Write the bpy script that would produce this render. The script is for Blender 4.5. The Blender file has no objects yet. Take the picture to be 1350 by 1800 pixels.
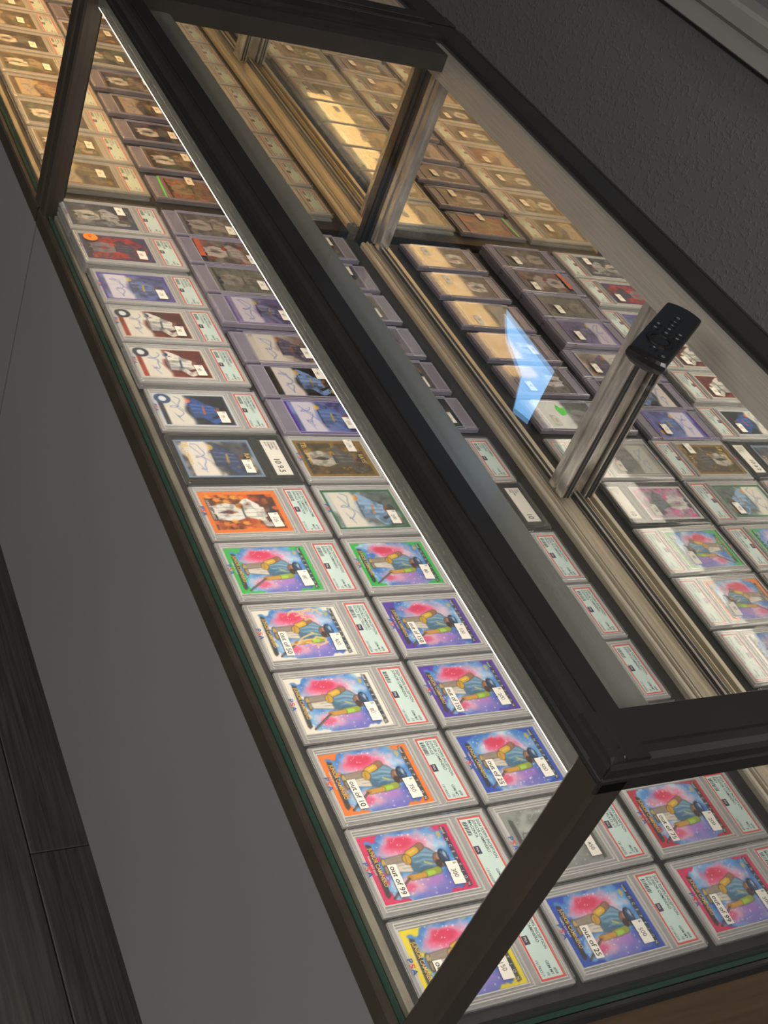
import bpy, bmesh, math, random
import numpy as np
from mathutils import Matrix, Vector

random.seed(4)
scene = bpy.context.scene
col = scene.collection

# ================================================================== camera, world, lights, exposure
CAM = (-0.497795, -0.326105, 0.800267)
R_RIGHT = (0.85814, -0.394721, 0.328316)
R_DOWN = (-0.019605, -0.664199, -0.747298)
R_FWD = (0.513042, 0.63485, -0.577714)
cd = bpy.data.cameras.new('camera')
cd.sensor_fit = 'VERTICAL'
cd.sensor_height = 36.0
cd.sensor_width = 27.0
cd.lens = 44.358
cd.clip_start = 0.02
cam = bpy.data.objects.new('camera', cd)
col.objects.link(cam)
cam.matrix_world = Matrix(((R_RIGHT[0], -R_DOWN[0], -R_FWD[0], CAM[0]),
                           (R_RIGHT[1], -R_DOWN[1], -R_FWD[1], CAM[1]),
                           (R_RIGHT[2], -R_DOWN[2], -R_FWD[2], CAM[2]),
                           (0, 0, 0, 1)))
scene.camera = cam

world = bpy.data.worlds.new('world')
scene.world = world
world.use_nodes = True
world.node_tree.nodes['Background'].inputs[0].default_value = (0.5, 0.6, 0.8, 1)
world.node_tree.nodes['Background'].inputs[1].default_value = 0.05

FLOOR_Z = -0.62
def ceiling_fill(loc, sx, sy, energy, color):  # unseen area lights added under the ceiling to fill the room
    l = bpy.data.lights.new('ceiling_fill', 'AREA')
    l.shape = 'RECTANGLE'; l.size = sx; l.size_y = sy
    l.energy = energy; l.color = color
    o = bpy.data.objects.new('ceiling_fill', l)
    o.location = loc
    col.objects.link(o)
ceiling_fill((-2.45, 0.1, 1.97), 0.6, 2.2, 105, (1.0, 0.94, 0.88))
ceiling_fill((-1.2, -1.7, 1.97), 1.2, 0.6, 40, (1.0, 0.93, 0.86))
ceiling_fill((0.35, -1.0, 1.97), 0.6, 1.2, 34, (1.0, 0.96, 0.93))  # added to brighten the back wall

scene.view_settings.view_transform = 'Standard'
scene.view_settings.look = 'None'
scene.view_settings.exposure = 0.0
scene.view_settings.gamma = 1.0
scene.view_settings.use_curve_mapping = False
scene.cycles.transparent_max_bounces = 32
scene.cycles.max_bounces = 12
scene.cycles.glossy_bounces = 8
scene.cycles.use_denoising = True
scene.cycles.sample_clamp_indirect = 6.0

# ================================================================== materials
def nodes_of(m):
    m.use_nodes = True
    nt = m.node_tree
    nt.nodes.clear()
    return nt, nt.nodes.new('ShaderNodeOutputMaterial')

def mat(name, color, rough=0.5, metal=0.0, noise=0.0, nscale=20.0, stretch=(1, 1, 1), bump=0.0, bscale=200.0,
        spec=0.5, coat=0.0):
    m = bpy.data.materials.new(name)
    nt, out = nodes_of(m)
    p = nt.nodes.new('ShaderNodeBsdfPrincipled')
    p.inputs['Base Color'].default_value = (*color, 1)
    p.inputs['Roughness'].default_value = rough
    p.inputs['Metallic'].default_value = metal
    p.inputs['Specular IOR Level'].default_value = spec
    p.inputs['Coat Weight'].default_value = coat
    nt.links.new(p.outputs[0], out.inputs[0])
    if noise or bump:
        tc = nt.nodes.new('ShaderNodeTexCoord')
        mp = nt.nodes.new('ShaderNodeMapping')
        mp.inputs['Scale'].default_value = stretch
        nt.links.new(tc.outputs['Object'], mp.inputs[0])
    if noise:
        n = nt.nodes.new('ShaderNodeTexNoise')
        n.inputs['Scale'].default_value = nscale
        n.inputs['Detail'].default_value = 5
        nt.links.new(mp.outputs[0], n.inputs['Vector'])
        r = nt.nodes.new('ShaderNodeMapRange')
        r.inputs[1].default_value = 0.3; r.inputs[2].default_value = 0.7
        r.inputs[3].default_value = 1 - noise; r.inputs[4].default_value = 1 + noise
        nt.links.new(n.outputs['Fac'], r.inputs[0])
        mx = nt.nodes.new('ShaderNodeVectorMath'); mx.operation = 'SCALE'
        mx.inputs[0].default_value = color
        nt.links.new(r.outputs[0], mx.inputs['Scale'])
        nt.links.new(mx.outputs[0], p.inputs['Base Color'])
    if bump:
        n2 = nt.nodes.new('ShaderNodeTexNoise')
        n2.inputs['Scale'].default_value = bscale
        n2.inputs['Detail'].default_value = 3
        nt.links.new(mp.outputs[0], n2.inputs['Vector'])
        b = nt.nodes.new('ShaderNodeBump')
        b.inputs['Strength'].default_value = bump
        b.inputs['Distance'].default_value = 0.004
        nt.links.new(n2.outputs['Fac'], b.inputs['Height'])
        nt.links.new(b.outputs[0], p.inputs['Normal'])
    return m

def clear_mat(name, tint=(1, 1, 1), rough=0.02, ior=1.5, haze=0.0, haze_col=(0.8, 0.8, 0.8)):
    """clear sheet: straight-through transmission plus Fresnel reflection on both faces"""
    m = bpy.data.materials.new(name)
    nt, out = nodes_of(m)
    g = nt.nodes.new('ShaderNodeNewGeometry')
    mi = nt.nodes.new('ShaderNodeMix')
    mi.data_type = 'FLOAT'
    mi.inputs[2].default_value = ior; mi.inputs[3].default_value = 1 / ior
    nt.links.new(g.outputs['Backfacing'], mi.inputs[0])
    fr = nt.nodes.new('ShaderNodeFresnel')
    nt.links.new(mi.outputs[0], fr.inputs['IOR'])
    t = nt.nodes.new('ShaderNodeBsdfTransparent'); t.inputs[0].default_value = (*tint, 1)
    gl = nt.nodes.new('ShaderNodeBsdfGlossy')
    gl.inputs['Roughness'].default_value = rough
    base = t
    if haze:
        d = nt.nodes.new('ShaderNodeBsdfDiffuse'); d.inputs[0].default_value = (*haze_col, 1)
        mm = nt.nodes.new('ShaderNodeMixShader'); mm.inputs[0].default_value = haze
        nt.links.new(t.outputs[0], mm.inputs[1]); nt.links.new(d.outputs[0], mm.inputs[2])
        base = mm
    mx = nt.nodes.new('ShaderNodeMixShader')
    nt.links.new(fr.outputs[0], mx.inputs[0])
    nt.links.new(base.outputs[0], mx.inputs[1]); nt.links.new(gl.outputs[0], mx.inputs[2])
    nt.links.new(mx.outputs[0], out.inputs[0])
    return m

def emit_mat(name, color, strength):
    m = bpy.data.materials.new(name)
    nt, out = nodes_of(m)
    e = nt.nodes.new('ShaderNodeEmission')
    e.inputs[0].default_value = (*color, 1); e.inputs[1].default_value = strength
    nt.links.new(e.outputs[0], out.inputs[0])
    return m

def print_mat():
    m = bpy.data.materials.new('card_print')
    nt, out = nodes_of(m)
    p = nt.nodes.new('ShaderNodeBsdfPrincipled')
    a = nt.nodes.new('ShaderNodeAttribute'); a.attribute_name = 'print'
    nt.links.new(a.outputs['Color'], p.inputs['Base Color'])
    p.inputs['Roughness'].default_value = 0.4
    nt.links.new(p.outputs[0], out.inputs[0])
    return m

def wood_floor_mat():
    m = bpy.data.materials.new('floor_plank')
    nt, out = nodes_of(m)
    p = nt.nodes.new('ShaderNodeBsdfPrincipled')
    tc = nt.nodes.new('ShaderNodeTexCoord')
    oi = nt.nodes.new('ShaderNodeObjectInfo')
    mp = nt.nodes.new('ShaderNodeMapping'); mp.inputs['Scale'].default_value = (60, 2.2, 1)
    nt.links.new(tc.outputs['Object'], mp.inputs[0])
    av = nt.nodes.new('ShaderNodeVectorMath'); av.operation = 'ADD'
    nt.links.new(mp.outputs[0], av.inputs[0]); nt.links.new(oi.outputs['Location'], av.inputs[1])
    n = nt.nodes.new('ShaderNodeTexNoise'); n.inputs['Scale'].default_value = 3.0; n.inputs['Detail'].default_value = 7
    n.inputs['Distortion'].default_value = 0.6
    nt.links.new(av.outputs[0], n.inputs['Vector'])
    r = nt.nodes.new('ShaderNodeValToRGB')
    r.color_ramp.elements[0].position = 0.3; r.color_ramp.elements[0].color = (0.014, 0.0125, 0.0115, 1)
    r.color_ramp.elements[1].position = 0.72; r.color_ramp.elements[1].color = (0.042, 0.037, 0.033, 1)
    nt.links.new(n.outputs['Fac'], r.inputs[0])
    nt.links.new(r.outputs[0], p.inputs['Base Color'])
    p.inputs['Roughness'].default_value = 0.55
    b = nt.nodes.new('ShaderNodeBump'); b.inputs['Strength'].default_value = 0.25; b.inputs['Distance'].default_value = 0.002
    nt.links.new(n.outputs['Fac'], b.inputs['Height']); nt.links.new(b.outputs[0], p.inputs['Normal'])
    nt.links.new(p.outputs[0], out.inputs[0])
    return m

def wall_mat():
    """dark paint over a knock-down plaster texture"""
    m = bpy.data.materials.new('wall_paint')
    nt, out = nodes_of(m)
    p = nt.nodes.new('ShaderNodeBsdfPrincipled')
    p.inputs['Base Color'].default_value = (0.145, 0.146, 0.153, 1)
    p.inputs['Roughness'].default_value = 0.5
    tc = nt.nodes.new('ShaderNodeTexCoord')
    n = nt.nodes.new('ShaderNodeTexNoise'); n.inputs['Scale'].default_value = 95; n.inputs['Detail'].default_value = 2
    nt.links.new(tc.outputs['Object'], n.inputs['Vector'])
    r = nt.nodes.new('ShaderNodeMapRange'); r.inputs[1].default_value = 0.52; r.inputs[2].default_value = 0.66
    nt.links.new(n.outputs['Fac'], r.inputs[0])
    b = nt.nodes.new('ShaderNodeBump'); b.inputs['Strength'].default_value = 0.34; b.inputs['Distance'].default_value = 0.003
    nt.links.new(r.outputs[0], b.inputs['Height']); nt.links.new(b.outputs[0], p.inputs['Normal'])
    nt.links.new(p.outputs[0], out.inputs[0])
    return m

M = {}
M['wall'] = wall_mat()
M['plank'] = wood_floor_mat()
M['paint'] = mat('plain_paint', (0.16, 0.16, 0.16), 0.7, noise=0.04)
M['ceiling'] = mat('ceiling_paint', (0.55, 0.54, 0.52), 0.8, noise=0.03)
M['trim'] = mat('trim_paint', (0.29, 0.285, 0.27), 0.45, noise=0.05, nscale=6)
M['panel'] = mat('grey_laminate', (0.150, 0.146, 0.148), 0.42, noise=0.04, nscale=3, bump=0.03, bscale=900)
M['brown'] = mat('brown_end_board', (0.10, 0.060, 0.032), 0.5, noise=0.18, nscale=9, stretch=(1, 1, 6))
M['kick'] = mat('toe_kick_black', (0.02, 0.02, 0.02), 0.6, noise=0.1)
M['rail'] = mat('black_anodised_metal', (0.015, 0.0145, 0.014), 0.15, 0.0, noise=0.15, nscale=14, spec=0.7)
M['bronze'] = mat('bronze_metal', (0.055, 0.045, 0.036), 0.3, 0.4, noise=0.15, nscale=30, stretch=(1, 1, 0.2))
M['alu'] = mat('brushed_aluminium', (0.56, 0.52, 0.46), 0.36, 0.45, noise=0.14, nscale=60, stretch=(14, 0.25, 14))
M['stile'] = mat('polished_stile', (0.52, 0.49, 0.45), 0.25, 0.75, noise=0.35, nscale=16, stretch=(6, 6, 1.2))  # mottled tone painted in for uneven reflections on the metal
M['housing'] = mat('lamp_housing_metal', (0.46, 0.45, 0.40), 0.22, 0.72, noise=0.05, nscale=60, stretch=(14, 0.25, 14))
M['track'] = mat('track_metal', (0.60, 0.54, 0.45), 0.38, 0.55, noise=0.18, nscale=25, stretch=(10, 0.3, 10))
M['channel'] = mat('channel_metal', (0.17, 0.155, 0.12), 0.5, 0.2, noise=0.35, nscale=14, stretch=(3, 1, 3))
M['refraction'] = mat('green_refraction', (0.030, 0.058, 0.044), 0.3, noise=0.2)  # green colour stands in for light refracted in the glass foot
M['velvet'] = mat('dark_deck_cloth', (0.022, 0.020, 0.019), 0.85, noise=0.3, nscale=60)
M['glass'] = clear_mat('case_glass', (0.985, 0.992, 0.985), 0.0)
M['glass_edge'] = mat('glass_edge_green', (0.018, 0.045, 0.034), 0.15)
M['mirror'] = mat('mirror_silver', (0.86, 0.85, 0.81), 0.0, 1.0, noise=0.01)
M['shell'] = clear_mat('clear_acrylic', (0.985, 0.985, 0.985), 0.04, 1.5, 0.05)
M['shell_tint'] = clear_mat('violet_tinted_acrylic', (0.93, 0.92, 0.97), 0.05, 1.5)
M['insert'] = mat('frosted_insert', (0.33, 0.317, 0.308), 0.28, noise=0.05, nscale=90)
M['ridge_glint'] = mat('ridge_highlight', (0.58, 0.56, 0.54), 0.15, noise=0.05)  # rims coloured lighter than the plate to imitate bright edge highlights
M['ridge_glint_tint'] = mat('violet_ridge_highlight', (0.42, 0.395, 0.44), 0.15, noise=0.05)  # violet rims, with edge highlights put into the lighter colour
M['insert_black'] = mat('black_insert', (0.03, 0.03, 0.028), 0.3, noise=0.05)
M['insert_tint'] = mat('violet_grey_insert', (0.27, 0.25, 0.275), 0.25, noise=0.08)
M['red'] = mat('label_red', (0.72, 0.06, 0.05), 0.4, noise=0.03)
M['label'] = mat('label_paper', (0.60, 0.73, 0.68), 0.45, noise=0.03)
M['white'] = mat('sticker_paper', (0.80, 0.75, 0.67), 0.6, noise=0.02)
M['ink'] = mat('black_ink', (0.02, 0.02, 0.025), 0.5, noise=0.05)
M['greyink'] = mat('grey_ink', (0.16, 0.15, 0.15), 0.5, noise=0.05)
M['gold'] = mat('gold_ink', (0.75, 0.48, 0.10), 0.4, noise=0.05)
M['paleink'] = mat('pale_ink', (0.62, 0.60, 0.55), 0.5, noise=0.03)
M['blueink'] = mat('blue_ink', (0.03, 0.09, 0.34), 0.4, noise=0.05)
M['redink'] = mat('red_ink', (0.65, 0.05, 0.05), 0.4, noise=0.05)
M['holo'] = mat('hologram_foil', (0.10, 0.08, 0.16), 0.2, 0.5, noise=0.3, nscale=300)
M['orange'] = mat('orange_sticker', (0.95, 0.24, 0.02), 0.5, noise=0.03)
M['strip'] = mat('faded_red_strip', (0.42, 0.09, 0.05), 0.5, noise=0.1)
M['print'] = print_mat()
M['lamp_a'] = emit_mat('led_neutral', (1.0, 0.90, 0.77), 9.8)
M['lamp_b'] = emit_mat('led_warm', (1.0, 0.58, 0.22), 33.0)
M['plastic'] = mat('remote_plastic', (0.007, 0.007, 0.007), 0.42, noise=0.05)
M['gloss'] = mat('remote_gloss', (0.006, 0.006, 0.006), 0.20, noise=0.02)
M['mark'] = mat('remote_marks', (0.16, 0.16, 0.16), 0.5, noise=0.02)
M['tv'] = mat('tv_black', (0.012, 0.012, 0.013), 0.3, noise=0.03)
M['tv_dark'] = emit_mat('tv_dark_picture', (0.10, 0.16, 0.24), 0.25)
M['tv_blue'] = emit_mat('tv_blue_picture', (0.24, 0.56, 1.0), 5.6)
M['green'] = mat('green_sticker', (0.10, 0.75, 0.08), 0.5, noise=0.05)

# ================================================================== geometry helpers
class G:
    """vertex / face collector with a material index per face"""
    def __init__(s):
        s.v = []; s.f = []; s.mi = []
    def add(s, vs, fs, mi=0):
        o = len(s.v)
        s.v.extend(tuple(map(float, p)) for p in vs)
        for f in fs:
            s.f.append([o + i for i in f]); s.mi.append(mi)
        return s
    def box(s, x0, x1, y0, y1, z0, z1, mi=0):
        vs = [(x0, y0, z0), (x1, y0, z0), (x1, y1, z0), (x0, y1, z0), (x0, y0, z1), (x1, y0, z1), (x1, y1, z1), (x0, y1, z1)]
        return s.add(vs, [(0, 3, 2, 1), (4, 5, 6, 7), (0, 1, 5, 4), (1, 2, 6, 5), (2, 3, 7, 6), (3, 0, 4, 7)], mi)
    def glassbox(s, x0, x1, y0, y1, z0, z1, axis):
        """sheet whose narrow faces take material 1"""
        vs = [(x0, y0, z0), (x1, y0, z0), (x1, y1, z0), (x0, y1, z0), (x0, y0, z1), (x1, y0, z1), (x1, y1, z1), (x0, y1, z1)]
        fs = [((0, 3, 2, 1), 'z'), ((4, 5, 6, 7), 'z'), ((0, 1, 5, 4), 'y'), ((1, 2, 6, 5), 'x'), ((2, 3, 7, 6), 'y'), ((3, 0, 4, 7), 'x')]
        o = len(s.v); s.v.extend(vs)
        for f, a in fs:
            s.f.append([o + i for i in f]); s.mi.append(0 if a == axis else 1)
        return s
    def prism(s, prof, axis, a, b, mi=0):
        """2D profile (x,z) swept along y, or (y,z) swept along x"""
        n = len(prof)
        if axis == 'y':
            A = [(p, a, q) for p, q in prof]; B = [(p, b, q) for p, q in prof]
        else:
            A = [(a, p, q) for p, q in prof]; B = [(b, p, q) for p, q in prof]
        return s.add(A + B, [(i, (i + 1) % n, n + (i + 1) % n, n + i) for i in range(n)] + [tuple(range(n)), tuple(range(2 * n - 1, n - 1, -1))], mi)
    def rings(s, rs, mi=0, cap0=True, cap1=True):
        n = len(rs[0]); fs = []
        vs = [p for r in rs for p in r]
        for k in range(len(rs) - 1):
            for i in range(n):
                j = (i + 1) % n
                fs.append((k * n + i, k * n + j, (k + 1) * n + j, (k + 1) * n + i))
        if cap0: fs.append(tuple(range(n - 1, -1, -1)))
        if cap1: fs.append(tuple((len(rs) - 1) * n + i for i in range(n)))
        return s.add(vs, fs, mi)

def mesh(name, g, mats, smooth=False):
    me = bpy.data.meshes.new(name)
    me.from_pydata(g.v, [], g.f)
    for m in mats: me.materials.append(m)
    if len(mats) > 1: me.polygons.foreach_set('material_index', g.mi)
    bm = bmesh.new(); bm.from_mesh(me)
    bmesh.ops.recalc_face_normals(bm, faces=bm.faces)
    bm.to_mesh(me); bm.free()
    if smooth: me.polygons.foreach_set('use_smooth', [True] * len(me.polygons))
    me.update()
    return me

def link(name, me, parent=None, loc=(0, 0, 0)):
    o = bpy.data.objects.new(name, me)
    col.objects.link(o)
    o.location = loc
    if parent is not None: o.parent = parent
    return o

def thing(name, label, cat, loc, group=None):
    o = bpy.data.objects.new(name, None)
    o.empty_display_size = 0.05
    col.objects.link(o)
    o.location = loc
    o['label'] = label; o['category'] = cat
    if group: o['group'] = group
    return o

def struct(name, g, mats):
    o = link(name, mesh(name, g, mats))
    o['kind'] = 'structure'
    return o

def part(name, g, mats, root, smooth=False):
    """geometry given in world coordinates, stored relative to the thing's base point"""
    ox, oy, oz = root.location
    g.v = [(x - ox, y - oy, z - oz) for x, y, z in g.v]
    return link(name, mesh(name, g, mats, smooth), root)

def copy_tree(o, parent=None):
    c = o.copy(); col.objects.link(c)
    if parent is not None: c.parent = parent
    for ch in list(o.children): copy_tree(ch, c)
    return c

_txt = {}
def text_geo(s):
    if s not in _txt:
        cu = bpy.data.curves.new('t', 'FONT')
        cu.body = s; cu.resolution_u = 3; cu.size = 1.0; cu.offset = 0.012
        ob = bpy.data.objects.new('t', cu)
        me = bpy.data.meshes.new_from_object(ob)
        vs = [tuple(v.co) for v in me.vertices]
        fs = [tuple(p.vertices) for p in me.polygons]
        bpy.data.objects.remove(ob); bpy.data.curves.remove(cu); bpy.data.meshes.remove(me)
        if vs:
            x0 = min(v[0] for v in vs); x1 = max(v[0] for v in vs)
        else: x0 = x1 = 0
        _txt[s] = ([(v[0] - x0, v[1]) for v in vs], fs, x1 - x0)
    return _txt[s]

# ================================================================== the room
RX0, RX1, RY0, RY1, RZ1 = -3.1, 1.30, -2.6, 5.0, 2.0
struct('wall_back', G().box(RX1, RX1 + 0.1, RY0, RY1, FLOOR_Z, RZ1), [M['wall']])
struct('wall_front', G().box(RX0 - 0.1, RX0, RY0, RY1, FLOOR_Z, RZ1), [M['paint']])
struct('wall_near', G().box(RX0, RX1, RY0 - 0.1, RY0, FLOOR_Z, RZ1), [M['paint']])
struct('wall_far', G().box(RX0, RX1, RY1, RY1 + 0.1, FLOOR_Z, RZ1), [M['wall']])
struct('ceiling', G().box(RX0, RX1, RY0, RY1, RZ1, RZ1 + 0.1), [M['ceiling']])
floor = struct('floor', G().box(RX0, RX1, RY0, RY1, FLOOR_Z - 0.1, FLOOR_Z - 0.004), [M['kick']])
# chamfered vinyl planks, laid along the cases
PW, PL = 0.152, 0.92
pg = G()
def ring4(x0, x1, y0, y1, z): return [(x0, y0, z), (x1, y0, z), (x1, y1, z), (x0, y1, z)]
pg.rings([ring4(-PW / 2 + .0006, PW / 2 - .0006, -PL / 2 + .0006, PL / 2 - .0006, -.004),
          ring4(-PW / 2 + .0006, PW / 2 - .0006, -PL / 2 + .0006, PL / 2 - .0006, -.0012),
          ring4(-PW / 2 + .002, PW / 2 - .002, -PL / 2 + .002, PL / 2 - .002, 0)])
plank_me = mesh('plank', pg, [M['plank']])
for i in range(-1, 9):
    off = [0.315, -0.05, 0.22, -0.12, 0.05][i % 5]
    for j in range(5):
        o = link('plank', plank_me, floor, (0.0135 - i * PW, -1.1 + off + j * PL, FLOOR_Z))
# moulded sill board on the back wall
SP = [(1.262, .300), (1.258, .303), (1.258, .336), (1.250, .344), (1.250, .372), (1.254, .380), (1.30, .386), (1.30, .300)]
struct('trim_1', G().prism(SP, 'y', 0.2, 4.0), [M['trim']])

# television on the back wall (its picture shows in the case top)
tv = thing('television', 'wall-mounted black television with a blue L-shaped picture above the case', 'television', (1.28, 2.02, 1.06))
part('casing', G().box(1.262, 1.30, 1.480, 2.56, 1.075, 1.70), [M['tv']], tv)
part('screen', G().box(1.258, 1.262, 1.492, 2.548, 1.088, 1.69), [M['tv_dark']], tv)
PB = [(1.733, 1.091), (1.497, 1.096), (1.500, 1.234), (1.560, 1.247), (1.587, 1.171), (1.686, 1.138)]
part('picture', G().prism(PB, 'x', 1.2565, 1.2579), [M['tv_blue']], tv)

# ================================================================== display cases
DECK = -0.0068
Y0, Y1 = -0.019, 1.180
case = thing('display_case', 'near black-framed glass display case with the remote control on its top', 'display case',
             (0.235, (Y0 + Y1) / 2, FLOOR_Z), 'glass display cases in a row')
# base
part('base_front', G().box(-.024, -.012, Y0, Y1, -.512, -.036), [M['panel']], case)
part('base_end', G().box(-.012, .492, Y0 + .002, Y0 + .016, -.512, -.036), [M['brown']], case)
part('base_end', G().box(-.012, .492, Y1 - .016, Y1 - .002, -.512, -.036), [M['brown']], case)
part('base_back', G().box(.480, .492, Y0 + .016, Y1 - .016, -.512, -.036), [M['brown']], case)
part('toe_kick', G().box(.05, .46, Y0 + .03, Y1 - .03, FLOOR_Z, -.512), [M['kick']], case)
# lower frame and deck
FB = [(-.026, -.036), (-.026, -.016), (-.0245, -.0135), (-.0195, -.0135), (-.0195, -.0275), (-.010, -.0275), (-.010, -.036)]
part('bottom_rail', G().prism(FB, 'y', Y0, Y1), [M['bronze']], case)
NB = [(Y0 - .002, -.036), (Y0 - .002, -.022), (Y0 - .001, -.0200), (-.0168, -.0200), (-.0168, -.0275), (-.0095, -.0275), (-.0095, -.036)]
part('bottom_rail', G().prism(NB, 'x', -.024, .497), [M['rail']], case)
part('bottom_rail', G().prism([(Y1 + Y0 - a, b) for a, b in NB], 'x', -.024, .497), [M['rail']], case)
part('glass_channel', G().prism([(-.0128, -.0275), (-.0128, -.0062), (-.0115, -.0054), (-.0065, -.0054), (-.0055, -.0065), (-.0055, -.0275)], 'y', .005, Y1 - .03), [M['channel']], case)
part('refraction_strip', G().box(-.0185, -.0150, .004, Y1 - .03, -.0268, -.0118), [M['refraction']], case)  # added strip imitating the green line of refracted light
part('deck', G().box(-.0054, .4485, -.0092, Y1 - .0105, -.0275, DECK), [M['velvet']], case)
# glass
part('front_glass', G().glassbox(-.0190, -.0145, Y0 + .004, Y1 - .004, -.0117, .312, 'x'), [M['glass'], M['glass_edge']], case)
part('end_glass', G().glassbox(.003, .470, -.0160, -.0115, -.0195, .312, 'y'), [M['glass'], M['glass_edge']], case)
part('end_glass', G().glassbox(.003, .470, Y1 - .0085, Y1 - .0040, -.0195, .312, 'y'), [M['glass'], M['glass_edge']], case)
part('top_glass', G().glassbox(.001, .452, .010, 1.143, .3165, .3225, 'z'), [M['glass'], M['glass_edge']], case)
# corner posts: bevelled square tubes
def post(x0, x1, y0, y1):
    b = .0025
    pr = [(x0 + b, y0), (x1 - b, y0), (x1, y0 + b), (x1, y1 - b), (x1 - b, y1), (x0 + b, y1), (x0, y1 - b), (x0, y0 + b)]
    g = G().rings([[(x, y, -.034) for x, y in pr], [(x, y, .3055) for x, y in pr]])
    part('corner_post', g, [M['bronze']], case)
post(-.0245, .000, Y0 - .001, .0045)
post(-.0245, -.002, Y1 - .0225, Y1 - .0005)
post(.470, .497, Y0 - .001, .0045)
post(.470, .497, Y1 - .028, Y1 - .0005)
# top frame: lower member, bead, groove and flat lip
def toprail(w, zb=.3050):
    return [(.0, zb), (.0, .3085), (.0014, .3105), (.0010, .3118), (-.0005, .3130), (-.0005, .3195), (.0010, .3235), (.0045, .3258),
            (.0095, .3262), (.0103, .3245), (.0113, .3245), (.0121, .3262), (w - .001, .3262), (w, .3250), (w, .3160), (.016, .3160), (.016, zb)]
part('top_rail', G().prism([(-.0245 + a, b) for a, b in toprail(.0295)], 'y', Y0, Y1), [M['rail']], case)
part('top_rail', G().prism([(Y0 - .001 + a, b - .0003) for a, b in toprail(.038, .2975)], 'x', -.024, .4965), [M['rail']], case)
part('top_rail', G().prism([(Y1 - a, b - .0003) for a, b in toprail(.042, .2975)], 'x', -.024, .4965), [M['rail']], case)
part('top_rail', G().prism([(.4975 - a, b) for a, b in toprail(.048)], 'y', Y0, Y1), [M['rail']], case)
part('end_header', G().box(.003, .470, 1.100, 1.155, .292, .3155), [M['bronze']], case)
# lamp housing along the front, with its glowing diffuser below
lamp = part('lamp_housing', G().prism([(-.0125, .2765), (-.0125, .297), (.004, .2972), (.004, .300), (.056, .300), (.0585, .2985), (.0585, .2765)], 'y', .006, 1.148), [M['housing']], case)
dif = part('diffuser', G().box(-.0122, .0530, .012, 1.144, .2755, .2764), [M['lamp_a']], case)
# back: upper track, lower track, mirrored sliding doors
part('upper_track', G().prism([(.4425, .279), (.4425, .316), (.470, .316), (.470, .308), (.446, .308), (.446, .279)], 'y', .004, Y1 - .028), [M['alu']], case)
tk = [(.4490, -.0275), (.4490, -.001), (.4500, .0015), (.4540, .0015), (.4545, -.003), (.4565, -.003), (.4570, .0035), (.4585, .0035),
      (.4590, -.003), (.4640, -.003), (.4645, .001), (.4660, .001), (.4665, -.003), (.4790, -.003), (.4795, .0045), (.4810, .0045), (.4815, -.003),
      (.4950, -.003), (.4955, .006), (.4970, .006), (.4970, -.0275)]
part('lower_track', G().prism(tk, 'y', .004, Y1 - .028), [M['track']], case)
def door(y0, y1, xm):
    sw = .030
    d = part('sliding_door', G().box(xm - .0005, xm + .004, y0 + .010, y1 - .010, .0095, .290), [M['mirror']], case)
    def sub(nm, g, m):
        ox, oy, oz = case.location
        g.v = [(x - ox, y - oy, z - oz) for x, y, z in g.v]
        return link(nm, mesh(nm, g, [m]), d)
    def stile(ya, yb):
        # ribbed extrusion
        w = yb - ya
        pr = [(xm + .006, ya), (xm - .008, ya), (xm - .009, ya + .0015), (xm - .009, ya + w * .42), (xm - .0062, ya + w * .46), (xm - .0062, ya + w * .60),
              (xm - .009, ya + w * .64), (xm - .009, yb - .0015), (xm - .008, yb), (xm + .006, yb)]
        return G().rings([[(x, y, .006) for x, y in pr], [(x, y, .292) for x, y in pr]])
    sub('stile', stile(y0, y0 + sw), M['stile'])
    sub('stile', stile(y1 - sw, y1), M['stile'])
    sub('edge_gasket', G().box(xm - .0045, xm - .0015, y0 - .0008, y0, .006, .292), M['kick'])
    sub('edge_gasket', G().box(xm + .0005, xm + .0030, y0 - .0008, y0, .006, .292), M['kick'])
    sub('bottom_rail', G().box(xm - .003, xm + .005, y0 + sw, y1 - sw, .004, .0115), M['kick'])
    sub('edge_strip', G().box(xm - .0038, xm - .003, y0 + sw, y1 - sw, .0095, .0115), M['alu'])
door(.565, Y1 - .026, .472)
door(.003, .600, .489)

CASE2_DY = 1.2040
case2 = copy_tree(case)
case2.location.y += CASE2_DY
case2['label'] = 'far black-framed glass display case with warm yellow light beyond the divider'
for ch in case2.children:
    if ch.name.startswith('diffuser'):
        ch.data = ch.data.copy(); ch.data.materials[0] = M['lamp_b']

# ================================================================== card artwork (flat print, evaluated per grid point)
def lin(c):
    c = np.array(c, float)
    return np.where(c <= .04045, c / 12.92, ((c + .055) / 1.055) ** 2.4)
def hx(h): return np.array([int(h[i:i + 2], 16) / 255 for i in (0, 2, 4)])

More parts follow.
